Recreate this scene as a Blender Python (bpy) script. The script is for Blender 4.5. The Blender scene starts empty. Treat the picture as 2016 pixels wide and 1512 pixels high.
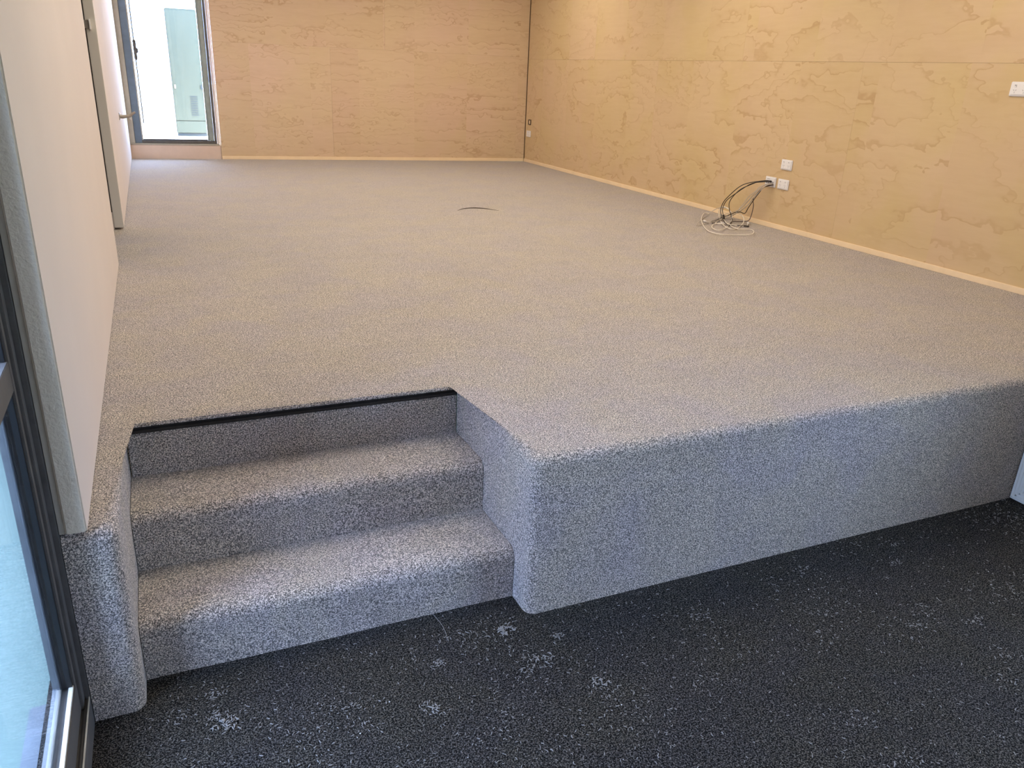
import bpy, bmesh, math, random
from mathutils import Vector, Matrix
from math import radians as R

S = bpy.context.scene
COL = S.collection
random.seed(7)

# ------------------------------------------------------------------ camera
F_PX, PITCH, YAW, ROLL = 1553.8, 0.3751, 0.4238, 0.0439
H = 0.548                       # height of the platform; z = 0 is its deck
cam = bpy.data.objects.new('camera', bpy.data.cameras.new('camera'))
COL.objects.link(cam)
cam.data.sensor_width = 36.0
cam.data.lens = 36.0 * F_PX / 2016.0
cam.data.clip_start = 0.02
cam.data.clip_end = 300
fwd = Vector((math.sin(YAW) * math.cos(PITCH), math.cos(YAW) * math.cos(PITCH), -math.sin(PITCH)))
rgt = Vector((math.cos(YAW), -math.sin(YAW), 0))
upv = rgt.cross(fwd)
r2 = math.cos(ROLL) * rgt + math.sin(ROLL) * upv
u2 = -math.sin(ROLL) * rgt + math.cos(ROLL) * upv
m = Matrix((r2, u2, -fwd)).transposed().to_4x4()
m.translation = Vector((0, 0, 1.0364))
cam.matrix_world = m
S.camera = cam

# ------------------------------------------------------------------ exposure, world, sun, lamps
S.view_settings.view_transform = 'Standard'
S.view_settings.look = 'None'
S.view_settings.gamma = 1
S.view_settings.use_curve_mapping = False
S.view_settings.exposure = 0.08

W = bpy.data.worlds.new('daylight_sky')
S.world = W
W.use_nodes = True
bg = W.node_tree.nodes['Background']
bg.inputs['Color'].default_value = (0.43, 0.615, 1.0, 1)
bg.inputs['Strength'].default_value = 21.0


def lamp(name, kind, loc, rot, energy, color, **kw):
    d = bpy.data.lights.new(name, kind)
    d.energy = energy
    d.color = color
    for k, v in kw.items():
        setattr(d, k, v)
    o = bpy.data.objects.new(name, d)
    o.location = loc
    o.rotation_euler = rot
    COL.objects.link(o)
    return o


sun = lamp('sun', 'SUN', (0, 0, 10), (0, 0, 0), 36.0, (1.0, 0.95, 0.86), angle=R(0.6))
sun.rotation_euler = Vector((0.80, 0.12, 1.1)).to_track_quat('Z', 'Y').to_euler()

WARM = (1.0, 0.90, 0.77)  # unseen overhead lamps, added for the warm interior light
for x in (0.7, 2.0, 3.3):
    for y in (3.0, 5.3, 7.8):
        lamp('added_ceiling_light', 'AREA', (x, y, 2.33), (0, 0, 0), 17.5, WARM, shape='RECTANGLE', size=1.2, size_y=1.2)
for x, y in ((1.0, 0.2), (2.3, -1.2)):
    lamp('added_ceiling_light', 'AREA', (x, y, 2.33), (0, 0, 0), 5.0, WARM, shape='RECTANGLE', size=0.6, size_y=0.6)


def portal(name, loc, rot, sx, sy):
    o = lamp(name, 'AREA', loc, rot, 1.0, (1, 1, 1), shape='RECTANGLE', size=sx, size_y=sy)
    o.data.cycles.is_portal = True
    return o


# daylight enters through the left glass door, the rear window and the added lower right window
portal('daylight_left_door', (-0.40, 1.30, 0.52), (0, R(-90), 0), 2.0, 1.04)
portal('daylight_added_window', (3.33, 0.2, 0.45), (0, R(90), 0), 1.3, 1.2)
portal('daylight_rear_window', (0.32, 9.95, 1.05), (R(-90), 0, 0), 0.8, 1.8)

# ------------------------------------------------------------------ helpers


def mat(name, color=(0.5, 0.5, 0.5), rough=0.6, metal=0.0, spec=0.5):
    mt = bpy.data.materials.new(name)
    mt.use_nodes = True
    b = mt.node_tree.nodes['Principled BSDF']
    b.inputs['Base Color'].default_value = (*color, 1)
    b.inputs['Roughness'].default_value = rough
    b.inputs['Metallic'].default_value = metal
    b.inputs['Specular IOR Level'].default_value = spec
    return mt


class NT:
    """small node-graph builder"""

    def __init__(self, mt):
        self.t = mt.node_tree
        self.b = self.t.nodes['Principled BSDF']

    def n(self, kind, **kw):
        nd = self.t.nodes.new(kind)
        for k, v in kw.items():
            if k in nd.inputs.keys():
                self.set(nd, k, v)
            else:
                setattr(nd, k, v)
        return nd

    def set(self, nd, k, v):
        if hasattr(v, 'is_output'):
            self.t.links.new(v, nd.inputs[k])
        else:
            nd.inputs[k].default_value = v

    def math(self, op, a, b=0.0, c=0.0, clamp=False):
        nd = self.t.nodes.new('ShaderNodeMath')
        nd.operation = op
        nd.use_clamp = clamp
        for i, v in enumerate((a, b, c)):
            self.set(nd, i, v)
        return nd.outputs[0]

    def noise(self, vec, scale, detail=2.0, rough=0.5, dist=0.0, w=None):
        nd = self.t.nodes.new('ShaderNodeTexNoise')
        if w is not None:
            nd.noise_dimensions = '4D'
            self.set(nd, 'W', w)
        self.set(nd, 'Vector', vec)
        self.set(nd, 'Scale', scale)
        self.set(nd, 'Detail', detail)
        self.set(nd, 'Roughness', rough)
        self.set(nd, 'Distortion', dist)
        return nd.outputs['Fac']

    def ramp(self, fac, stops):
        nd = self.t.nodes.new('ShaderNodeValToRGB')
        el = nd.color_ramp.elements
        while len(el) < len(stops):
            el.new(0.5)
        for e, (p, c) in zip(el, stops):
            e.position = p
            e.color = (*c, 1) if len(c) == 3 else c
        self.set(nd, 'Fac', fac)
        return nd.outputs['Color']

    def mix(self, fac, a, b, mode='MIX'):
        nd = self.t.nodes.new('ShaderNodeMix')
        nd.data_type = 'RGBA'
        nd.blend_type = mode
        self.set(nd, 0, fac)
        for i, v in ((6, a), (7, b)):
            if isinstance(v, tuple) and len(v) == 3:
                v = (*v, 1)
            self.set(nd, i, v)
        return nd.outputs[2]

    def scale(self, vec, s):
        nd = self.t.nodes.new('ShaderNodeMapping')
        self.set(nd, 'Vector', vec)
        nd.inputs['Scale'].default_value = s
        return nd.outputs[0]

    def coord(self, which='Object'):
        return self.t.nodes.new('ShaderNodeTexCoord').outputs[which]

    def bump(self, h, strength, dist):
        nd = self.t.nodes.new('ShaderNodeBump')
        self.set(nd, 'Height', h)
        nd.inputs['Strength'].default_value = strength
        nd.inputs['Distance'].default_value = dist
        self.t.links.new(nd.outputs[0], self.b.inputs['Normal'])

    def color(self, c):
        self.t.links.new(c, self.b.inputs['Base Color'])


def carpet_mat(name, dark, mid, light, scale=240.0, tone=0.10, bump=0.9, sheen=0.25):
    mt = mat(name, mid, 0.97, spec=0.1)
    g = NT(mt)
    co = g.coord()
    a = g.noise(co, scale, 2.0, 0.65, 0.6)
    c = g.ramp(a, [(0.40, dark), (0.5, mid), (0.60, light)])
    big = g.noise(g.scale(co, (1.0, 1.6, 1.0)), 2.3, 4.0, 0.6)
    k = g.math('MULTIPLY_ADD', big, 2 * tone, 1.0 - tone)
    streak = g.noise(g.scale(co, (5, 26, 5)), 1.0, 3.0, 0.6, 1.5)
    k2 = g.math('MULTIPLY', k, g.math('MULTIPLY_ADD', streak, 2 * tone, 1.0 - tone))
    hue = g.noise(co, 3.5, 3.0, 0.6, 0.6)
    c = g.mix(g.ramp(hue, [(0.38, (0,) * 3), (0.62, (1,) * 3)]), g.mix(1.0, c, (1.04, 1.0, 0.93), 'MULTIPLY'), g.mix(1.0, c, (0.98, 0.95, 1.0), 'MULTIPLY'))
    comb = g.n('ShaderNodeCombineXYZ')
    for i in range(3):
        g.set(comb, i, k2)
    g.color(g.mix(1.0, c, comb.outputs[0], 'MULTIPLY'))
    hgt = g.math('ADD', a, g.math('MULTIPLY', g.noise(co, scale * 0.28, 2.0), 0.6))
    g.bump(hgt, bump, 0.006)
    g.b.inputs['Sheen Weight'].default_value = sheen
    g.b.inputs['Sheen Roughness'].default_value = 0.6
    return mt


def ply_mat(name, stretch, rings, seed, base, dark, pink, yellow, contrast=1.0):
    mt = mat(name, base, 0.55, spec=0.25)
    g = NT(mt)
    uv = g.coord('UV')
    sep = g.n('ShaderNodeSeparateXYZ')
    g.set(sep, 0, uv)
    # veneer strips: each joins the next along an upright line, with its own figure
    cell = g.math('FLOOR', g.math('MULTIPLY', sep.outputs[0], 1.55))
    w = g.math('MULTIPLY_ADD', cell, 0.55, seed)
    st = g.scale(uv, stretch)
    warp = g.n('ShaderNodeTexNoise')
    g.set(warp, 'Vector', g.scale(uv, (2.2, 3.5, 1)))
    g.set(warp, 'Detail', 1.5)
    off = g.n('ShaderNodeVectorMath', operation='MULTIPLY_ADD')
    g.set(off, 0, warp.outputs['Color'])
    off.inputs[1].default_value = (0.30, 0.26, 0)
    g.set(off, 2, st)
    stw = off.outputs[0]
    a = g.noise(stw, 1.0, 1.6, 0.45, 0.0, w=w)
    fine = g.noise(g.scale(uv, (5, 34, 1)), 1.0, 3.0, 0.6)
    rag = g.noise(g.scale(uv, (16, 30, 1)), 1.0, 3.0, 0.6)
    f = g.math('FRACT', g.math('ADD', g.math('MULTIPLY_ADD', a, rings, g.math('MULTIPLY', fine, 0.12)), g.math('MULTIPLY', rag, 0.09)))
    line = g.ramp(f, [(0.0, (0.55,) * 3), (0.05, (0.80,) * 3), (0.16, (0.22,) * 3), (0.45, (0.05,) * 3), (0.93, (0.0,) * 3)])
    amt = g.math('MULTIPLY', g.noise(uv, 1.5, 3.0, w=w), 2.6)
    amt = g.math('SUBTRACT', amt, 0.65, clamp=True)
    lf = g.math('MULTIPLY', g.math('MULTIPLY', line, amt), contrast)
    # tone patches
    wn = g.n('ShaderNodeTexWhiteNoise', noise_dimensions='1D')
    g.set(wn, 'W', w)
    p1 = g.noise(uv, 1.1, 3.0, 0.55, 0.5, w=seed + 3.0)
    c = g.mix(g.ramp(p1, [(0.40, (0,) * 3), (0.62, (1,) * 3)]), base, pink)
    p2 = g.noise(uv, 1.7, 3.0, 0.5, 0.5, w=g.math('ADD', w, 9.0))
    c = g.mix(g.math('MULTIPLY', g.ramp(p2, [(0.45, (0,) * 3), (0.65, (1,) * 3)]), 0.8), c, yellow)
    c = g.mix(g.math('MULTIPLY', wn.outputs[0], 0.13), c, dark)
    c = g.mix(g.math('MULTIPLY', g.math('SUBTRACT', fine, 0.35, clamp=True), 0.35), c, dark)
    c = g.mix(lf, c, dark)
    # a few small knots
    vor = g.n('ShaderNodeTexVoronoi')
    g.set(vor, 'Vector', g.scale(uv, (1.3, 0.75, 1)))
    vor.inputs['Scale'].default_value = 1.6
    kn = g.ramp(vor.outputs['Distance'], [(0.0, (0.55,) * 3), (0.018, (0.25,) * 3), (0.024, (0.6,) * 3), (0.032, (0.0,) * 3)])
    c = g.mix(kn, c, dark)
    g.color(c)
    g.bump(fine, 0.05, 0.001)
    return mt


def plaster_mat(name, color, scale=70.0, strength=0.5, dist=0.004):
    mt = mat(name, color, 0.75, spec=0.3)
    g = NT(mt)
    co = g.coord()
    a = g.noise(co, scale, 2.0, 0.5, 0.2)
    g.bump(a, strength, dist)
    g.color(g.mix(g.noise(co, 3.0, 3.0), tuple(c * 0.96 for c in color), tuple(min(1, c * 1.03) for c in color)))
    return mt


def worn_mat(name, color, rough, metal=0.0, var=0.25, scale=14.0, spec=0.5):
    mt = mat(name, color, rough, metal, spec)
    g = NT(mt)
    co = g.coord()
    n1 = g.noise(co, scale, 5.0, 0.65, 0.4)
    g.color(g.mix(g.ramp(n1, [(0.35, (0,) * 3), (0.7, (1,) * 3)]), tuple(c * (1 - var) for c in color),
                  tuple(min(1, c * (1 + var)) for c in color)))
    g.t.links.new(g.math('MULTIPLY_ADD', n1, 0.25, rough - 0.1), g.b.inputs['Roughness'])
    return mt


def glass_mat(name, tint, gloss, rough=0.02):
    mt = bpy.data.materials.new(name)
    mt.use_nodes = True
    t = mt.node_tree
    t.nodes.remove(t.nodes['Principled BSDF'])
    out = t.nodes['Material Output']
    tr = t.nodes.new('ShaderNodeBsdfTransparent')
    tr.inputs[0].default_value = (*tint, 1)
    gl = t.nodes.new('ShaderNodeBsdfGlossy')
    gl.inputs['Roughness'].default_value = rough
    lw = t.nodes.new('ShaderNodeLayerWeight')     # Schlick-like, the same on both faces of the pane
    lw.inputs[0].default_value = 0.5
    pw = t.nodes.new('ShaderNodeMath')
    pw.operation = 'POWER'
    pw.inputs[1].default_value = 5.0
    t.links.new(lw.outputs['Facing'], pw.inputs[0])
    mu = t.nodes.new('ShaderNodeMath')
    mu.operation = 'MULTIPLY_ADD'
    mu.inputs[1].default_value = gloss * 0.8
    mu.inputs[2].default_value = 0.03
    t.links.new(pw.outputs[0], mu.inputs[0])
    mx = t.nodes.new('ShaderNodeMixShader')
    t.links.new(mu.outputs[0], mx.inputs[0])
    t.links.new(tr.outputs[0], mx.inputs[1])
    t.links.new(gl.outputs[0], mx.inputs[2])
    t.links.new(mx.outputs[0], out.inputs[0])
    return mt


M = {}
M['deck'] = carpet_mat('stage_carpet', (0.078, 0.070, 0.064), (0.325, 0.290, 0.258), (0.87, 0.79, 0.71), 270)
M['floor'] = carpet_mat('charcoal_carpet', (0.003, 0.003, 0.003), (0.017, 0.0165, 0.015), (0.135, 0.128, 0.115), 250, 0.12, 1.0, 0.0)
M['ply_r'] = ply_mat('plywood_right', (0.85, 1.9, 1), 12.0, 2.3, (0.655, 0.495, 0.285), (0.46, 0.285, 0.14), (0.66, 0.485, 0.31), (0.63, 0.48, 0.245), 0.85)
M['ply_b'] = ply_mat('plywood_rear', (0.24, 2.6, 1), 17.0, 11.7, (0.665, 0.505, 0.335), (0.44, 0.27, 0.15), (0.68, 0.495, 0.36), (0.66, 0.505, 0.32), 0.8)
M['pine'] = worn_mat('raw_pine', (0.86, 0.67, 0.44), 0.6, 0, 0.05, 6)
M['ply_edge'] = mat('plywood_backing', (0.30, 0.18, 0.09), 0.9)
M['gap'] = mat('dark_gap', (0.05, 0.03, 0.02), 0.9)
M['wall'] = plaster_mat('smooth_cream_paint', (0.68, 0.59, 0.52), 5.0, 0.08, 0.002)
M['plaster'] = plaster_mat('textured_cream_paint', (0.71, 0.61, 0.475), 120.0, 0.7, 0.0035)
M['jamb'] = plaster_mat('jamb_paint', (0.66, 0.62, 0.55), 8, 0.05)
M['apron'] = worn_mat('pale_plain_plywood', (0.68, 0.52, 0.42), 0.6, 0, 0.05, 5)
M['liner'] = worn_mat('tan_liner', (0.42, 0.38, 0.31), 0.5, 0, 0.08)
M['alu'] = worn_mat('grey_aluminium', (0.105, 0.098, 0.090), 0.6, 0.0, 0.2, 22)
M['alu_blue'] = worn_mat('blue_grey_aluminium', (0.13, 0.17, 0.22), 0.35, 0.2, 0.1)
M['alu_light'] = worn_mat('bare_metal_lip', (0.62, 0.57, 0.46), 0.4, 0.1, 0.15)
M['sash_grey'] = worn_mat('grey_green_sash', (0.30, 0.34, 0.31), 0.4, 0, 0.1)
M['rubber'] = mat('black_rubber', (0.012, 0.012, 0.013), 0.5)
M['strip'] = worn_mat('bronze_strip', (0.05, 0.045, 0.040), 0.4, 0.5, 0.2, 30)
M['steel'] = worn_mat('brushed_steel', (0.45, 0.41, 0.36), 0.35, 0.8, 0.15, 40)
M['white'] = mat('white_plastic', (0.82, 0.80, 0.80), 0.3)
M['slot'] = mat('slot_grey', (0.28, 0.28, 0.31), 0.6)
M['wdoor'] = mat('white_door_paint', (0.80, 0.80, 0.74), 0.45)
M['ceil'] = plaster_mat('ceiling_paint', (0.80, 0.77, 0.72), 8, 0.05)
M['shell'] = plaster_mat('plain_wall_paint', (0.62, 0.54, 0.46), 8, 0.05)
M['hall'] = mat('hall_shade_paint', (0.10, 0.085, 0.07), 0.9)  # dark tone puts the gloom of the unlit hallway into the colour
M['glass'] = glass_mat('clear_glass', (0.95, 0.96, 0.96), 0.9)
M['glass_dirty'] = glass_mat('grubby_glass', (0.93, 0.94, 0.97), 1.0, 0.05)
M['cabinet'] = worn_mat('grey_green_enamel', (0.085, 0.095, 0.064), 0.5, 0, 0.06)
M['cab_dark'] = mat('cabinet_slots', (0.05, 0.06, 0.06), 0.6)
M['black'] = mat('black_cable', (0.02, 0.016, 0.014), 0.45)
M['purple'] = mat('purple_brown_cable', (0.07, 0.04, 0.05), 0.45)
M['grey'] = mat('grey_cable', (0.50, 0.45, 0.40), 0.5)
M['cwhite'] = mat('white_cable', (0.80, 0.75, 0.66), 0.4)
M['fluff'] = mat('pale_fluff', (0.30, 0.285, 0.265), 0.95, spec=0.1)
M['crumb'] = mat('white_crumb', (0.75, 0.73, 0.70), 0.8)
mt = mat('outside_concrete', (0.30, 0.31, 0.32), 0.9)
g = NT(mt)
co = g.coord()
g.color(g.mix(g.noise(co, 2.0, 6, 0.6), (0.19, 0.265, 0.215), (0.26, 0.335, 0.27)))
M['concrete'] = mt
mt = mat('outside_slab_rear', (0.6, 0.6, 0.58), 0.9)
g = NT(mt)
g.color(g.mix(g.noise(g.coord(), 3.0, 5), (0.55, 0.55, 0.53), (0.65, 0.64, 0.62)))
M['slab'] = mt
M['step_sill'] = worn_mat('outside_sill', (0.24, 0.26, 0.27), 0.6, 0, 0.2, 9)


def link(name, bm, m, parent=None, smooth=False):
    me = bpy.data.meshes.new(name)
    bmesh.ops.recalc_face_normals(bm, faces=bm.faces[:])
    bm.to_mesh(me)
    bm.free()
    for q in (m if isinstance(m, (list, tuple)) else [m]):
        me.materials.append(q)
    if smooth:
        for p in me.polygons:
            p.use_smooth = True
    o = bpy.data.objects.new(name, me)
    COL.objects.link(o)
    if parent:
        o.parent = parent
        o.matrix_parent_inverse = Matrix.Translation(-parent.location)
    return o


def root(name, loc, label, cat=None, group=None, kind=None):
    o = bpy.data.objects.new(name, None)
    o.empty_display_size = 0.1
    o.location = loc
    COL.objects.link(o)
    return tag(o, label, cat, group, kind)


def tag(o, label, cat=None, group=None, kind=None):
    o['label'] = label
    if cat:
        o['category'] = cat
    if group:
        o['group'] = group
    if kind:
        o['kind'] = kind
    return o


def box(bm, x0, x1, y0, y1, z0, z1, fn=None, bev=0.0, mi=0):
    vs = [(x, y, z) for x in (x0, x1) for y in (y0, y1) for z in (z0, z1)]
    v = [bm.verts.new(fn(*p) if fn else p) for p in vs]
    fs = []
    for idx in ((0, 1, 3, 2), (4, 6, 7, 5), (0, 4, 5, 1), (2, 3, 7, 6), (0, 2, 6, 4), (1, 5, 7, 3)):
        f = bm.faces.new([v[i] for i in idx])
        f.material_index = mi
        fs.append(f)
    if bev:
        es = list({e for f in fs for e in f.edges})
        bmesh.ops.bevel(bm, geom=es, offset=bev, segments=2, affect='EDGES')
    return fs


def bx(*a, **k):
    bm = bmesh.new()
    box(bm, *a, **k)
    return bm


def crom(pts, n=8):
    P = [Vector(p) for p in pts]
    P = [P[0] * 2 - P[1]] + P + [P[-1] * 2 - P[-2]]
    out = []
    for i in range(1, len(P) - 2):
        a, b, c, d = P[i - 1:i + 3]
        for k in range(n):
            t = k / n
            out.append(0.5 * ((2 * b) + (c - a) * t + (2 * a - 5 * b + 4 * c - d) * t * t + (3 * b - a - 3 * c + d) * t ** 3))
    out.append(P[-2])
    return out


def tube(bm, pts, r, seg=8, r1=None):
    rings = []
    n = len(pts)
    for i, p in enumerate(pts):
        d = (pts[min(i + 1, n - 1)] - pts[max(i - 1, 0)]).normalized()
        a = d.cross(Vector((0.13, 0.21, 0.97))).normalized()
        b = d.cross(a).normalized()
        rr = r if r1 is None else r + (r1 - r) * i / max(1, n - 1)
        rings.append([bm.verts.new(p + rr * (math.cos(2 * math.pi * k / seg) * a + math.sin(2 * math.pi * k / seg) * b)) for k in range(seg)])
    for i in range(n - 1):
        for k in range(seg):
            bm.faces.new((rings[i][k], rings[i][(k + 1) % seg], rings[i + 1][(k + 1) % seg], rings[i + 1][k]))
    bm.faces.new(rings[0][::-1])
    bm.faces.new(rings[-1])


def cyl(bm, c, axis, r, l, seg=20, r1=None):
    c = Vector(c)
    ax = Vector(axis).normalized()
    tube(bm, [c, c + ax * l], r, seg, r1)


# ------------------------------------------------------------------ measures (metres)
YF = 1.829                       # front face of the platform
YN = 2.452                       # back of the stair recess
YS = 1.937                       # lowest riser
XN0, XN1, XN1B = -0.180, 0.912, 0.894
XL = -0.242
CEIL = 2.35
BL, BR = Vector((-0.236, 9.80, 0)), Vector((4.29, 9.45, 0))
BT = (BR - BL).normalized()
BN = Vector((BT.y, -BT.x, 0))    # into the room
BLEN = (BR - BL).length


def B(s, d, z):
    """rear wall: s along it from the left corner, d out of it into the room"""
    p = BL + BT * s + BN * d
    return (p.x, p.y, z)


def RW(y, d, z):
    """right plywood wall: y along it, d out of it into the room"""
    return (4.29 + (9.45 - y) * 0.01085 - d, y, z)


# ------------------------------------------------------------------ setting: shell
o = link('floor', bx(-0.42, 3.3, -3.1, 2.6, -H - 0.06, -H), M['floor'])
tag(o, 'charcoal carpet of the lower floor in front of the platform', kind='structure')

bm = bmesh.new()
box(bm, -0.45, 4.6, -3.3, 1.9, CEIL, CEIL + 0.15)
box(bm, -1.7, 4.6, 1.9, 10.9, CEIL, CEIL + 0.15)
tag(link('ceiling', bm, M['ceil']), 'plain pale ceiling over both levels', kind='structure')

# left wall: two thin lengths with a doorway between
bm = bmesh.new()
fs = box(bm, -0.287, XL, YF, 4.614, 0.004, CEIL, bev=0.0)
fs[2].material_index = 1
for f in bm.faces:
    f.normal_update()
bm.edges.ensure_lookup_table()
es = [e for e in bm.edges if abs(e.verts[0].co.y - YF) < 1e-5 and abs(e.verts[1].co.y - YF) < 1e-5 and abs(e.verts[0].co.z - e.verts[1].co.z) > 1]
bmesh.ops.bevel(bm, geom=es, offset=0.004, segments=3, affect='EDGES')
for f in bm.faces:
    f.normal_update()
    f.material_index = 1 if f.normal.y < -0.5 and f.calc_center_median().y < 2 else 0
o = link('wall_left', bm, [M['wall'], M['plaster']])
tag(o, 'cream wall on the left edge of the platform with textured plaster end', kind='structure')
link('header', bx(-0.287, XL, 4.616, 5.63, 2.02, CEIL), M['wall'], o)

bm = bx(-0.290, -0.235, 5.632, 9.80, 0.012, CEIL, bev=0.003)
for f in bm.faces:
    f.normal_update()
    f.material_index = 1 if f.normal.y < -0.5 else 0
o = link('wall_left_rear', bm, [M['wall'], M['jamb']])
tag(o, 'cream wall beyond the doorway, left of the rear window', kind='structure')
link('shade_strip', bx(-0.31, -0.2905, 5.645, 5.67, 0.11, 2.02), M['rubber'], o)  # black strip standing in for the dark opening past the jamb
link('threshold_block', bx(-0.31, -0.2905, 5.636, 5.67, 0.004, 0.109), M['wall'], o)
k = link('strike_plate', bx(-0.305, -0.270, 5.618, 5.631, 1.178, 1.222, bev=0.002), M['steel'], o)
link('strike_lip', bx(-0.2695, -0.262, 5.604, 5.631, 1.172, 1.228, bev=0.001), M['white'], o)

tag(link('trim_1', bx(-0.299, -0.2875, YF + 0.004, YF + 0.05, 0.004, CEIL), M['liner']),
    'narrow tan liner between the cream wall end and the glass door frame', kind='structure')

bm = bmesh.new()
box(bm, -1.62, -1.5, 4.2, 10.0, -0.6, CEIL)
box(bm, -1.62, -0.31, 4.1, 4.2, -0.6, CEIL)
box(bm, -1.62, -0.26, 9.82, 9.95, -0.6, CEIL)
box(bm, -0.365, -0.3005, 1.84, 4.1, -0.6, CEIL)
tag(link('wall_hall', bm, M['hall']), 'hallway walls behind the left doorway, shade put into their dark colour', kind='structure')
tag(link('floor_hall', bx(-1.5, -0.31, 4.2, 9.8, -0.08, -0.002), M['deck']), 'grey carpet of the hallway', kind='structure')


def sheet(parent, fn, a0, a1, z0, z1, m, seed):
    """one plywood sheet with metre-true UVs of its own figure"""
    bm = bmesh.new()
    uvl = bm.loops.layers.uv.new('UVMap')
    gp = 0.0005
    fs = box(bm, a0 + gp, a1 - gp, -0.012, 0.0, z0 + gp, z1 - gp)
    rnd = random.Random(seed)
    du, dv = rnd.uniform(0, 30), rnd.uniform(0, 30)
    for f in bm.faces:
        for lp in f.loops:
            lp[uvl].uv = (lp.vert.co.x + du, lp.vert.co.z + dv)
    for v in bm.verts:
        v.co = Vector(fn(*v.co))
    return link('plywood_sheet', bm, m, parent)


# right plywood wall
bm = bmesh.new()
box(bm, YF - 0.1, 9.60, -0.10, -0.0125, -0.02, CEIL, fn=RW)
wr = link('wall_right', bm, M['ply_edge'])
tag(wr, 'right wall lined with pale pine plywood sheets', kind='structure')
for i, (a, b) in enumerate(((1.9, 4.23), (4.23, 6.63), (6.63, 9.022), (9.022, 9.437))):
    sheet(wr, RW, a, b, 0.0, 1.198, M['ply_r'], 21 + i)
for i, (a, b) in enumerate(((1.9, 3.06), (3.06, 5.46), (5.46, 7.82), (7.82, 9.437))):
    sheet(wr, RW, a, b, 1.198, CEIL, M['ply_r'], 41 + i)

# rear plywood wall
bm = bmesh.new()
box(bm, 0.927, BLEN - 0.002, -0.12, -0.0125, -0.10, CEIL, fn=B)
box(bm, -0.08, 0.927, -0.12, -0.0475, -0.10, 0.1445, fn=B)
box(bm, -0.08, -0.006, -0.12, -0.02, 0.1445, 1.98, fn=B)
box(bm, -0.08, 0.927, -0.12, -0.09, 1.98, CEIL, fn=B)
wb = link('wall_rear', bm, M['ply_edge'])
tag(wb, 'rear wall lined with pine plywood to the right of the window', kind='structure')
sheet(wb, B, 0.927, 2.170, 0.0, 1.22, M['ply_b'], 61)
sheet(wb, B, 2.170, BLEN - 0.004, 0.0, 1.22, M['ply_b'], 62)
sheet(wb, B, 0.927, 2.790, 1.22, CEIL, M['ply_b'], 63)
sheet(wb, B, 2.790, BLEN - 0.004, 1.22, CEIL, M['ply_b'], 64)
sheet(wb, lambda s, d, z: B(s, d - 0.078, z), 0.0, 0.925, 1.98, CEIL, M['ply_b'], 65)

bm = bmesh.new()
box(bm, 0.930, BLEN - 0.013, 0.0005, 0.011, 0.0, 0.036, fn=B, bev=0.002)
tag(link('baseboard_rear', bm, M['pine']), 'thin raw pine strip along the foot of the rear wall', kind='structure')
bm = bmesh.new()
box(bm, 1.90, 9.437, 0.0005, 0.011, 0.0, 0.036, fn=RW, bev=0.002)
tag(link('baseboard_right', bm, M['pine']), 'thin raw pine strip along the foot of the right wall', kind='structure')

# rear window
w = root('window_1', B(0.47, -0.05, 0.15), 'tall narrow rear window with grey aluminium frame, bright outside', kind='structure')


def part(name, mt_, *boxes, bev=0.002, fn=B, parent=w):
    bm = bmesh.new()
    for b_ in boxes:
        box(bm, *b_, fn=fn, bev=bev)
    return link(name, bm, M[mt_], parent)


part('apron_panel', 'apron', (-0.004, 0.9255, -0.035, -0.012, -0.003, 0.1435))
part('sill_board', 'liner', (0.0, 0.912, -0.10, -0.008, 0.145, 0.160))
part('side_liner', 'liner', (-0.005, 0.052, -0.10, -0.012, 0.161, 1.98))
part('side_liner', 'pine', (0.9135, 0.926, -0.10, -0.002, 0.143, 1.98))
part('side_liner', 'wall', (0.889, 0.9125, -0.10, -0.02, 0.161, 1.98))
part('window_frame', 'alu_blue', (0.0535, 0.120, -0.10, -0.03, 0.161, 1.98))
part('window_frame', 'alu', (0.120, 0.888, -0.10, -0.03, 0.161, 0.190), (0.862, 0.888, -0.10, -0.03, 0.190, 1.98), (0.12, 0.862, -0.10, -0.03, 1.93, 1.98))
part('sash', 'alu_light', (0.121, 0.133, -0.085, -0.05, 0.192, 1.92))
part('sash', 'sash_grey', (0.815, 0.861, -0.085, -0.05, 0.192, 1.92), (0.795, 0.8145, -0.11, -0.07, 0.192, 1.92))
part('sash_rail', 'alu', (0.134, 0.7945, -0.085, -0.05, 0.192, 0.204))
part('stay_bar', 'alu', (0.146, 0.158, -0.12, -0.105, 0.36, 1.92))
hd = part('window_handle', 'alu', (0.146, 0.176, -0.052, -0.03, 1.00, 1.20), (0.150, 0.190, -0.06, -0.03, 1.07, 1.12), bev=0.006)
part('glass', 'glass', (0.134, 0.7945, -0.070, -0.066, 0.205, 1.925), bev=0)

# ------------------------------------------------------------------ left glass door on the lower level
dr = root('door_1', (-0.36, 1.0, -H), 'grey aluminium glass door on the lower level, left edge', kind='structure')


def dp(name, mt_, *boxes, bev=0.0015, parent=dr):
    return part(name, mt_, *boxes, bev=bev, fn=None, parent=parent)


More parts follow.
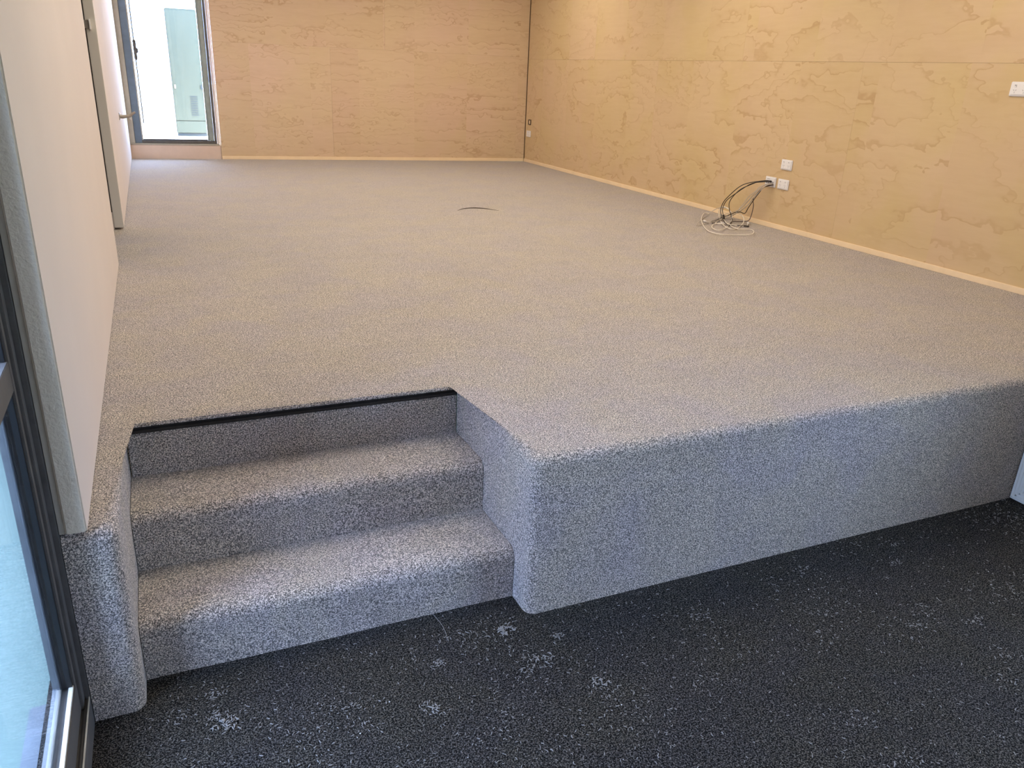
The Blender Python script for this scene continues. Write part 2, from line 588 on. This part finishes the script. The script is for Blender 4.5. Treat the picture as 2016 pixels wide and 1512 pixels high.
dp('door_frame', 'alu', (-0.365, -0.3005, 1.825, 1.839, -0.547, 1.56),
   (-0.362, -0.312, 1.792, 1.8245, -0.47, 1.56), (-0.365, -0.3005, 0.81, 1.824, 1.50, 1.56), (-0.365, -0.3005, 0.76, 0.809, -0.547, 1.56))
dp('door_sill', 'alu', (-0.372, -0.3005, 0.81, 1.824, -0.547, -0.476), (-0.312, -0.3005, 0.81, 1.824, -0.476, -0.467))
dp('sill_lip', 'alu_light', (-0.3035, -0.3005, 0.812, 1.822, -0.4665, -0.459), bev=0.0008)
for y0, y1 in ((0.82, 1.790),):
    dp('door_sash', 'alu', (-0.345, -0.318, y0, y1, -0.466, -0.378), (-0.345, -0.318, y1 - 0.022, y1, -0.378, 1.49),
       (-0.345, -0.318, y0, y0 + 0.07, -0.378, 1.49), (-0.345, -0.318, y0 + 0.07, y1 - 0.022, 1.42, 1.49),
       (-0.345, -0.318, y0 + 0.07, y1 - 0.022, 0.39, 0.455))
    dp('outer_bead', 'step_sill', (-0.362, -0.346, y0, y1, -0.466, -0.362), (-0.362, -0.346, y1 - 0.034, y1, -0.362, 1.49))
    dp('glazing_bead', 'alu_light', (-0.330, -0.320, y0 + 0.071, y1 - 0.0225, -0.3775, -0.370), bev=0.0008)
    dp('glazing_bead', 'rubber', (-0.334, -0.322, y1 - 0.030, y1 - 0.0225, -0.37, 0.3895), (-0.334, -0.322, y1 - 0.030, y1 - 0.0225, 0.456, 1.415), bev=0.0008)
    dp('glass', 'glass_dirty', (-0.342, -0.338, y0 + 0.07, y1 - 0.022, -0.378, 0.39), (-0.342, -0.338, y0 + 0.07, y1 - 0.022, 0.455, 1.42), bev=0)
dp('outer_sill', 'step_sill', (-0.46, -0.373, 0.3, 1.95, -0.615, -0.555), bev=0.004)

bm = bmesh.new()
box(bm, -0.365, -0.30, 0.758, 1.838, 1.562, CEIL)
box(bm, -0.42, -0.30, -3.1, 0.758, 1.562, CEIL)
box(bm, -0.42, -0.30, -3.1, 0.758, -0.6, 1.562)
tag(link('wall_left_lower', bm, M['shell']), 'wall over and behind the left glass door', kind='structure')

# lower right: white door with moulded border, and the walls around it
d2 = root('door_2', (3.16, 1.4, -H), 'white door with concentric moulded border beside the platform front', kind='structure')
link('door_leaf', bx(3.149, 3.19, 0.86, 1.826, -H + 0.004, 1.46, bev=0.002), M['wdoor'], d2)
for k in range(7):
    o_ = 0.004 + k * 0.0135
    bm = bmesh.new()
    a0, a1, z0, z1 = 0.864 + o_, 1.824 - o_, -H + 0.006 + o_, 1.455 - o_
    wd = 0.0075
    for q in ((a0, a1, z0, z0 + wd), (a0, a1, z1 - wd, z1), (a0, a0 + wd, z0, z1), (a1 - wd, a1, z0, z1)):
        box(bm, 3.1455, 3.1495, q[0], q[1], q[2], q[3], bev=0.0012)
    link('moulding', bm, M['wdoor'], d2)
bm = bmesh.new()
box(bm, 3.191, 3.30, 0.8, 1.829, -0.6, CEIL)
box(bm, 3.191, 3.30, -0.4, 0.8, -0.6, -0.2)
box(bm, 3.191, 3.30, -0.4, 0.8, 1.1, CEIL)
box(bm, 3.191, 3.30, -3.1, -0.4, -0.6, CEIL)
box(bm, 3.149, 3.191, 0.82, 1.826, 1.465, CEIL)
box(bm, 3.149, 3.191, 0.8, 0.855, -0.6, CEIL)
tag(link('wall_right_lower', bm, M['shell']), 'wall around the white door on the lower level', kind='structure')
w2 = root('added_window', (3.25, 0.2, -0.2), 'added unseen window in the lower right wall, lighting the platform front', kind='structure')  # added out of view to bring daylight onto the platform front
part('window_frame', 'alu', (3.20, 3.28, -0.399, -0.35, -0.199, 1.099), (3.20, 3.28, 0.75, 0.799, -0.199, 1.099),
     (3.20, 3.28, -0.35, 0.75, -0.199, -0.15), (3.20, 3.28, -0.35, 0.75, 1.05, 1.099), fn=None, parent=w2)
part('glass', 'glass', (3.238, 3.242, -0.35, 0.75, -0.15, 1.05), bev=0, fn=None, parent=w2)
tag(link('wall_front_right', bx(3.301, 4.5, 1.70, 1.826, -0.6, CEIL), M['shell']), 'return wall at the right end of the platform', kind='structure')
bm = bx(-0.42, 3.3, -3.1, -3.0, -0.6, CEIL)
tag(link('wall_front', bm, M['shell']), 'plain wall behind the viewer', kind='structure')
# outside
tag(link('ground', bx(-30, 40, -40, 60, -0.80, -0.62), M['concrete']), 'grey concrete ground outside', kind='structure')
tag(link('ground_rear', bx(-12, 20, 9.97, 45, -0.61, -0.10), M['slab']), 'sunlit pale slab outside the rear window', kind='structure')

bm = bmesh.new()
box(bm, -5.2, -0.45, -2.35, -2.25, -0.62, 1.6)
box(bm, -5.2, -5.1, -2.25, 9.0, -0.62, 1.2)
box(bm, -1.25, -0.425, 0.68, 0.76, -0.62, 2.9)
box(bm, -0.45, -0.30, 9.96, 14.0, -0.62, 2.6)
tag(link('wall_light_block', bm, M['gap']), 'added unseen fence and wing walls outside, blocking light at the glass door and rear window', kind='structure')  # out of view, added to block daylight from the side

# ------------------------------------------------------------------ the platform
pf = root('carpeted_platform', (0.9, YF, -H), 'large raised platform covered in grey-brown speckled carpet', 'platform')
out = [(-0.299, YF), (XN0, YF), (XN0, YN), (XN1B, YN), (XN1, YF), (4.3715, YF), (4.2895, 9.44), BL.xy[:], (-0.299, 9.80)]
out = [Vector((p[0], p[1])) for p in out]
bm = bmesh.new()
top = [bm.verts.new((p.x, p.y, 0)) for p in out]
bot = [bm.verts.new((p.x, p.y, -H)) for p in out]
ftop = bm.faces.new(top)
n = len(out)
side = [bm.faces.new((top[i], bot[i], bot[(i + 1) % n], top[(i + 1) % n])) for i in range(n)]
bm.edges.ensure_lookup_table()


def edge(a, b):
    return next(e for e in bm.edges if set(e.verts) == {a, b})


bev = [edge(top[0], top[1]), edge(top[1], top[2]), edge(top[3], top[4]), edge(top[4], top[5]), edge(top[1], bot[1]), edge(top[4], bot[4])]
bmesh.ops.bevel(bm, geom=bev, offset=0.034, offset_type='OFFSET', segments=7, profile=0.5, affect='EDGES')
for f in bm.faces:
    f.normal_update()
bmesh.ops.recalc_face_normals(bm, faces=bm.faces[:])


def split(src, name, keep, smooth=False):
    b2 = src.copy()
    dele = [f for f in b2.faces if not keep(f)]
    bmesh.ops.delete(b2, geom=dele, context='FACES')
    return link(name, b2, M['deck'], pf)


def grp(f):
    c = f.calc_center_median()
    nz = f.normal.z
    if abs(nz) > 0.72:
        return 'deck'
    if c.y > YN - 0.002 and abs(f.normal.z) < 0.1 and (c.y > YN + 0.05 or abs(f.normal.y) > 0.9):
        return 'hidden'
    return 'left' if c.x < 0.3 else 'right'


link_deck = split(bm, 'carpet_deck', lambda f: grp(f) == 'deck')
split(bm, 'side_cheek', lambda f: grp(f) == 'left')
split(bm, 'front_panel', lambda f: grp(f) == 'right')
bm.free()
# lip of the deck over the top riser, and the riser under it
bm = bmesh.new()
box(bm, XN0 - 0.002, XN1B + 0.002, YN - 0.014, YN + 0.004, -0.013, -0.0005, bev=0.004)
link('carpet_lip', bm, M['deck'], pf)
bm = bmesh.new()
box(bm, XN0 - 0.004, XN1B + 0.001, YN + 0.004, YN + 0.02, -0.040, -0.0135)
box(bm, XN0 + 0.002, XN1B - 0.001, YN - 0.003, YN + 0.004, -0.0335, -0.026, bev=0.002)
sl = link('edge_strip', bm, M['strip'], pf)
sl['label'] = 'dark bronze strip in the gap under the deck edge'
cr = bmesh.new()
arc = [(2.16, 5.985, 0.0005), (2.22, 6.045, 0.0015), (2.30, 6.075, 0.002), (2.38, 6.055, 0.002), (2.44, 6.0, 0.0015), (2.49, 5.925, 0.0005)]
pts = crom(arc, 6)
for i in range(len(pts) - 1):
    pass
half = len(pts) // 2
tube(cr, pts[:half + 1], 0.0012, 6, 0.0055)
tube(cr, pts[half:], 0.0055, 6, 0.0010)
k = link('carpet_slit', cr, M['gap'], pf)
k['label'] = 'thin dark crescent cut in the carpet'

# ------------------------------------------------------------------ the stairs
st = root('carpeted_stairs', (0.37, YS, -H), 'three carpeted steps recessed into the left of the platform front', 'stairs')


def step(y0, y1, z1, nose=0.040):
    prof = [(y0 + 0.003, -H)]
    prof.append((y0, z1 - nose))
    for k in range(1, 9):
        a = math.pi / 2 * k / 8
        prof.append((y0 + nose * (1 - math.cos(a)), z1 - nose + nose * math.sin(a)))
    prof += [(y1, z1), (y1, -H)]
    bm = bmesh.new()
    rows = []
    nx = 24
    for i in range(nx + 1):
        t = i / nx
        row = []
        for (y, z) in prof:
            xb = XN0 + 0.0015
            xe = XN1 + (XN1B - XN1) * (y - YF) / (YN - YF) - 0.002
            x = xb + (xe - xb) * t
            sag = 0.0015 * math.sin(9 * t + y0 * 7) + 0.001 * math.sin(23 * t)
            row.append(bm.verts.new((x, y + (sag if y < y1 - 0.05 else 0), z + (sag * 0.6 if z > -H + 0.01 else 0))))
        rows.append(row)
    for i in range(nx):
        for j in range(len(prof) - 1):
            bm.faces.new((rows[i][j], rows[i][j + 1], rows[i + 1][j + 1], rows[i + 1][j]))
    bm.faces.new(rows[0])
    bm.faces.new(rows[-1][::-1])
    return link('step', bm, M['deck'], st)


step(YS, YS + 0.262, -2 * H / 3)
step(YS + 0.262, YN - 0.0005, -H / 3)
link('riser', bx(XN0 + 0.001, XN1B - 0.001, YN, YN + 0.015, -H / 3 - 0.01, -0.041, bev=0.004), M['deck'], st)

# ------------------------------------------------------------------ wall plates
GRP = 'white outlets on the plywood'


def outlet(name, y, z, label, kind='socket', wd=0.116, ht=0.075, depth=0.011):
    """plate centred at (y, z) on the right wall"""
    r_ = root(name, RW(y, 0, z), label, 'outlet' if kind != 'data' else 'wall plate', GRP)
    f = lambda a, d, zz: RW(y - a, d, z + zz)      # a grows towards the camera, i.e. to the right
    bm = bmesh.new()
    box(bm, -wd / 2, wd / 2, 0.0003, depth * 0.7, -ht / 2, ht / 2, fn=f, bev=0.003)
    pl = link('plate', bm, M['white'], r_)
    bm = bmesh.new()
    box(bm, -wd / 2 + 0.009, wd / 2 - 0.009, depth * 0.7, depth, -ht / 2 + 0.008, ht / 2 - 0.008, fn=f, bev=0.0015)
    link('raised_panel', bm, M['white'], r_)
    if kind == 'socket':
        for sx in (-0.026, 0.026):
            bm = bmesh.new()
            box(bm, sx - 0.006, sx + 0.006, depth, depth + 0.003, 0.010, 0.024, fn=f, bev=0.001)
            sw = link('switch', bm, M['white'], r_)
            bm = bmesh.new()
            box(bm, sx - 0.004, sx + 0.004, depth + 0.003, depth + 0.0036, 0.018, 0.022, fn=f)
            link('switch_mark', bm, M['slot'], sw)
            bm = bmesh.new()
            for (ax, az, rot_) in ((-0.006, -0.006, 0.5), (0.006, -0.006, -0.5), (0, -0.018, 0)):
                vs = []
                for du, dv in ((-0.0011, -0.004), (0.0011, -0.004), (0.0011, 0.004), (-0.0011, 0.004)):
                    cu, cv = du * math.cos(rot_) - dv * math.sin(rot_), du * math.sin(rot_) + dv * math.cos(rot_)
                    vs.append((sx + ax + cu, az + cv))
                lo = [bm.verts.new(f(a_, depth - 0.001, z_)) for a_, z_ in vs]
                hi = [bm.verts.new(f(a_, depth + 0.0004, z_)) for a_, z_ in vs]
                bm.faces.new(hi)
                for i in range(4):
                    bm.faces.new((lo[i], lo[(i + 1) % 4], hi[(i + 1) % 4], hi[i]))
            link('pin_slots', bm, M['slot'], r_)
    elif kind == 'data':
        for sx in (-0.033, -0.013, 0.012, 0.034):
            bm = bmesh.new()
            box(bm, sx - 0.0075, sx + 0.0075, depth, depth + 0.0006, -0.012, 0.004, fn=f)
            link('port', bm, M['slot'], r_)
        bm = bmesh.new()
        box(bm, -0.035, -0.005, depth, depth + 0.0006, 0.019, 0.022, fn=f)
        link('port_label', bm, M['slot'], r_)
    return r_


outlet('power_outlet', 4.781, 0.479, 'white double power outlet, the upper one above the cable plate')
outlet('cable_plate', 4.925, 0.337, 'white wall plate with the bundle of cables plugged into it', 'data')
outlet('power_outlet', 4.785, 0.335, 'white double power outlet, lower right, beside the cable plate')
outlet('power_outlet', 3.108, 1.067, 'white double power outlet high on the plywood at the right edge')
outlet('power_outlet', 9.335, 0.341, 'small distant white outlet near the plywood corner')
f = lambda y, d, z: RW(y, d, z)
hb = root('wall_box', RW(9.32, 0, 0.48), 'small dark open wall box above the corner outlet', 'wall box')
bm = bmesh.new()
for q in ((9.285, 9.355, 0.450, 0.458), (9.285, 9.355, 0.502, 0.510), (9.285, 9.300, 0.458, 0.502), (9.340, 9.355, 0.458, 0.502)):
    box(bm, q[0], q[1], 0.0003, 0.006, q[2], q[3], fn=f)
link('box_rim', bm, M['gap'], hb)
bm = bmesh.new()
box(bm, 9.3005, 9.3395, 0.0003, 0.002, 0.4585, 0.5015, fn=f)
link('box_back', bm, M['pine'], hb)

# lever handle on the far left wall
lh = root('lever_handle', (-0.235, 7.5, 0.577), 'brushed steel lever handle low on the far cream wall', 'handle')
link('backplate', bx(-0.2345, -0.229, 7.47, 7.53, 0.548, 0.606, bev=0.002), M['steel'], lh)
bm = bmesh.new()
tube(bm, crom([(-0.229, 7.5, 0.577), (-0.205, 7.5, 0.574), (-0.18, 7.5, 0.577), (-0.155, 7.5, 0.582), (-0.13, 7.5, 0.60), (-0.112, 7.5, 0.612)], 5), 0.0165, 10, 0.008)
link('lever', bm, M['steel'], lh)
bm = bmesh.new()
tube(bm, [Vector((-0.165, 7.5, 0.568)), Vector((-0.158, 7.5, 0.553)), Vector((-0.15, 7.5, 0.549))], 0.006, 8)
link('thumb_turn', bm, M['steel'], lh)

# ------------------------------------------------------------------ cables
CAB = {
"blackA": [(4.325, 4.907, 0.344), (4.265, 4.907, 0.349), (4.205, 5.021, 0.317), (4.175, 5.085, 0.28), (4.145, 5.144, 0.213), (4.125, 5.19, 0.148), (4.105, 5.188, 0.083), (4.075, 5.118, 0.035), (3.995, 4.952, 0.014), (4.061, 4.952, 0.006), (4.116, 4.894, 0.01)],
"blackB": [(4.325, 4.91, 0.338), (4.275, 4.941, 0.335), (4.235, 5.004, 0.318), (4.205, 5.05, 0.284), (4.185, 5.123, 0.227), (4.165, 5.197, 0.164), (4.155, 5.22, 0.118), (4.145, 5.215, 0.077), (4.125, 5.171, 0.043)],
"blackC": [(4.325, 4.916, 0.346), (4.275, 4.976, 0.334), (4.245, 5.04, 0.302), (4.225, 5.124, 0.256), (4.205, 5.179, 0.195), (4.195, 5.206, 0.138), (4.175, 5.169, 0.09), (4.235, 5.215, 0.038), (4.178, 5.12, 0.014), (4.074, 5.015, 0.006)],
"blackD": [(4.325, 4.889, 0.321), (4.275, 4.916, 0.301), (4.255, 4.949, 0.245), (4.245, 4.979, 0.195), (4.245, 5.027, 0.129), (4.245, 5.061, 0.076), (4.225, 5.093, 0.08), (4.205, 5.132, 0.071), (4.225, 5.226, 0.037), (4.225, 5.299, 0.006), (3.984, 5.109, 0.01)],
"purple": [(4.325, 4.88, 0.32), (4.285, 4.935, 0.293), (4.275, 4.997, 0.232), (4.275, 5.023, 0.188), (4.275, 5.009, 0.137), (4.275, 5.02, 0.058), (4.245, 5.012, 0.025), (4.211, 5.068, 0.01), (4.136, 5.059, 0.014)],
"greyA": [(4.325, 4.891, 0.329), (4.275, 4.912, 0.319), (4.255, 4.956, 0.273), (4.245, 4.995, 0.227), (4.235, 5.042, 0.168), (4.225, 5.091, 0.113), (4.205, 5.115, 0.08), (4.235, 5.238, 0.031), (4.16, 5.216, 0.016)],
"greyB": [(4.325, 4.884, 0.325), (4.275, 4.901, 0.312), (4.255, 4.958, 0.244), (4.245, 4.99, 0.205), (4.245, 5.032, 0.152), (4.235, 5.107, 0.087), (4.245, 5.195, 0.041), (4.166, 5.203, 0.012), (3.92, 5.053, 0.016), (3.928, 5.131, 0.008)],
"greyC": [(4.325, 4.894, 0.326), (4.265, 4.948, 0.3), (4.245, 4.976, 0.259), (4.225, 5.022, 0.212), (4.205, 5.04, 0.163), (4.195, 5.065, 0.124), (4.185, 5.083, 0.095), (4.235, 5.278, 0.034), (4.045, 5.172, 0.015), (3.895, 5.075, 0.007), (3.739, 4.984, 0.011), (3.844, 5.106, 0.015), (4.091, 5.352, 0.007), (4.235, 5.45, 0.033), (4.225, 5.354, 0.074), (4.245, 5.282, 0.082)],
"whiteA": [(4.245, 5.262, 0.079), (4.235, 5.33, 0.087), (4.225, 5.36, 0.058), (4.216, 5.337, 0.006), (3.995, 5.007, 0.01), (3.907, 4.811, 0.014), (3.976, 4.816, 0.006), (4.167, 4.976, 0.01), (4.225, 5.041, 0.038), (4.245, 5.114, 0.061), (4.235, 5.186, 0.058), (4.238, 5.268, 0.014), (4.068, 5.151, 0.006), (3.955, 5.031, 0.01), (4.012, 4.966, 0.014), (4.088, 4.931, 0.006), (4.13, 4.885, 0.01), (4.207, 4.963, 0.014)],
"whiteB": [(4.222, 5.484, 0.006), (4.161, 5.47, 0.01), (3.958, 5.228, 0.014), (3.81, 4.999, 0.006), (3.689, 4.768, 0.01), (3.684, 4.628, 0.014), (3.796, 4.613, 0.006), (3.892, 4.581, 0.01), (3.965, 4.604, 0.014), (4.07, 4.731, 0.006), (4.061, 4.772, 0.01), (3.964, 4.785, 0.014), (4.045, 4.988, 0.006), (4.161, 5.216, 0.01), (4.225, 5.335, 0.037), (4.245, 5.33, 0.074), (4.235, 5.248, 0.076), (4.225, 5.188, 0.037), (4.155, 5.101, 0.006), (3.918, 4.861, 0.01), (3.771, 4.761, 0.014), (3.82, 4.902, 0.006), (3.914, 5.006, 0.01), (3.995, 5.018, 0.014)],

}
spec = [
    ('blackA', 'black', 0.0032, 'black cable arching widest out of the wall plate down to the floor', 1),
    ('blackB', 'black', 0.0032, 'black cable with a small plug hanging just above the floor coil', 1),
    ('blackC', 'black', 0.0032, 'black cable, innermost of the arching black ones', 0),
    ('blackD', 'black', 0.0030, 'black cable running straight down then kinking left across the coil', 1),
    ('purple', 'purple', 0.0030, 'purple-brown cable, nearest the bare skirting right of the coil', 0),
    ('greyA', 'grey', 0.0034, 'grey cable, short middle one of the pale bundle', 0),
    ('greyB', 'grey', 0.0034, 'grey cable in the pale bundle ending in a white connector on the carpet', 1),
    ('greyC', 'grey', 0.0026, 'thin beige cable whose loop reaches furthest left on the carpet', 0),
    ('whiteA', 'cwhite', 0.0030, 'white cable coiled in tight loops at the skirting', 1),
    ('whiteB', 'cwhite', 0.0030, 'white cable with one long loop lying out on the carpet', 1),
]
for key, mk, rad, label, plug in spec:
    P = CAB[key]
    r_ = root('cable', P[-1], label, 'cable', 'cables from the wall plate')
    bm = bmesh.new()
    pp = crom(P, 8)
    pp = [Vector((p.x, p.y, max(p.z, rad + 0.0005))) for p in pp]
    tube(bm, pp, rad, 8)
    link('sheath', bm, M[mk], r_, True)
    if plug:
        d = (pp[-1] - pp[-4]).normalized()
        if key != 'blackB':
            d.z = 0
            d.normalize()
        a = d.cross(Vector((0, 0, 1))).normalized()
        c_ = a.cross(d)
        bm = bmesh.new()
        e = pp[-1]
        L_ = 0.045 if mk != 'black' else 0.038
        box(bm, -0.004, L_, -0.0075, 0.0075, -0.0045, 0.0055, fn=lambda x, y, z: e + d * x + a * y + c_ * z, bev=0.002)
        link('plug', bm, M['white' if mk in ('grey', 'cwhite') else 'black'], r_)
    if CAB[key][0][2] > 0.2:
        s0, s1 = Vector(P[0]), Vector(P[1])
        s0 = Vector(RW(s0.y, 0.0122, s0.z))
        d = Vector((-1, 0, 0))
        bm = bmesh.new()
        box(bm, 0, 0.016, -0.004, 0.004, -0.003, 0.003, fn=lambda x, y, z: s0 + Vector((-x, y, z)), bev=0.001)
        link('boot', bm, M[mk], r_)

# ------------------------------------------------------------------ outside cabinet
cb = root('utility_cabinet', (0.58, 14.1, -0.10), 'grey-green metal utility cabinet standing outside the rear window', 'cabinet')
link('plinth', bx(0.37, 0.80, 14.0, 14.4, -0.099, -0.06), M['cab_dark'], cb)
link('body', bx(0.36, 0.80, 14.0, 14.42, -0.06, 1.73, bev=0.01), M['cabinet'], cb)
link('lower_cover', bx(0.366, 0.794, 13.985, 13.9995, -0.05, 0.125, bev=0.003), M['cabinet'], cb)
d_ = link('cabinet_door', bx(0.366, 0.794, 13.985, 13.9995, 0.135, 1.71, bev=0.003), M['cabinet'], cb)
bm = bmesh.new()
for k in range(9):
    box(bm, 0.60, 0.70, 13.978, 13.986, 0.21 + k * 0.034, 0.222 + k * 0.034)
link('louvre', bm, M['cab_dark'], d_)
link('latch', bx(0.385, 0.41, 13.965, 13.985, 0.60, 0.66, bev=0.003), M['steel'], d_)
link('hinge', bx(0.765, 0.793, 13.965, 13.985, 0.60, 0.66, bev=0.003), M['cab_dark'], d_)

# ------------------------------------------------------------------ litter on the dark carpet
FZ = -H


def bit(bm, x, y, ln, r, rnd, z=None):
    a = rnd.uniform(0, 2 * math.pi)
    cv = rnd.uniform(-1.6, 1.6)
    p = Vector((x, y, (FZ + 0.002 + rnd.uniform(0, 0.003)) if z is None else z))
    pts = [p.copy()]
    k = 4
    for i in range(k):
        a += cv / k
        p = p + Vector((math.cos(a), math.sin(a), rnd.uniform(-0.15, 0.15))) * (ln / k)
        p.z = max(p.z, FZ + r)
        pts.append(p.copy())
    tube(bm, pts, r * rnd.uniform(0.7, 1.2), 5, r * 0.6)


def inside(x, y):
    if x < -0.26 or x > 3.12 or y < 0.2:
        return False
    if y < YF - 0.01:
        return True
    return XN0 + 0.02 < x < XN1 - 0.02 and y < YS - 0.01


rnd = random.Random(5)
bm = bmesh.new()
cl = [(rnd.uniform(-0.2, 3.1), rnd.uniform(0.5, 1.85), rnd.uniform(0.015, 0.08)) for _ in range(110)]
cl += [(0.82, 1.80, 0.05), (0.86, 1.63, 0.05), (0.0, 1.72, 0.07), (-0.12, 1.77, 0.04), (1.25, 1.72, 0.1), (1.8, 1.7, 0.12), (2.6, 1.7, 0.12), (2.95, 1.72, 0.1), (1.5, 1.5, 0.15)]
cnt = 0
while cnt < 3800:
    if rnd.random() < 0.62:
        c_ = rnd.choice(cl)
        x, y = rnd.gauss(c_[0], c_[2]), rnd.gauss(c_[1], c_[2] * 0.7)
    else:
        x, y = rnd.uniform(-0.26, 3.12), rnd.uniform(0.4, 1.93)
    if not inside(x, y):
        continue
    bit(bm, x, y, rnd.uniform(0.003, 0.011), rnd.uniform(0.0008, 0.0016), rnd)
    cnt += 1
for _ in range(70):
    x, y = rnd.uniform(-0.2, 3.0), rnd.uniform(0.6, 1.8)
    if inside(x, y):
        nf = len(bm.faces)
        bmesh.ops.create_icosphere(bm, subdivisions=1, radius=rnd.uniform(0.001, 0.0022), matrix=Matrix.Translation((x, y, FZ + 0.003)))
        bm.faces.ensure_lookup_table()
        for f in bm.faces[nf:]:
            f.material_index = 1
o = link('carpet_clippings', bm, [M['fluff'], M['crumb']], None, True)
tag(o, 'pale carpet clippings and white crumbs littering the dark lower carpet', 'litter', kind='stuff')
for (x, y, n_, sp, label) in (
        (0.815, 1.79, 60, 0.014, 'dusty pale tuft of fluff just left of the platform corner'),
        (0.86, 1.634, 34, 0.020, 'curly pale tuft of fluff on the dark carpet below the platform corner'),
        (0.517, 1.555, 30, 0.016, 'small star-shaped tuft of fluff alone in the middle of the dark carpet'),
        (0.01, 1.70, 40, 0.018, 'pale tuft of fluff on the dark carpet near the left cheek of the stairs'),
        (0.981, 1.489, 22, 0.012, 'rounded pale tuft of fluff, right of the star-shaped one')):
    bm = bmesh.new()
    for _ in range(n_):
        bit(bm, rnd.gauss(x, sp), rnd.gauss(y, sp * 0.7), rnd.uniform(0.004, 0.014), rnd.uniform(0.0010, 0.0022), rnd, FZ + rnd.uniform(0.002, 0.009))
    tag(link('fluff_tuft', bm, M['fluff'], None, True), label, 'fluff', 'fluff tufts on the dark carpet')
bm = bmesh.new()
tube(bm, crom([(0.615, 1.930, -0.520), (0.630, 1.912, -0.527), (0.645, 1.865, -0.540), (0.643, 1.806, -0.5465)], 8), 0.0007, 6)
tag(link('loose_thread', bm, M['fluff'], None, True), 'thin pale loose thread at the foot of the lowest step', 'thread')
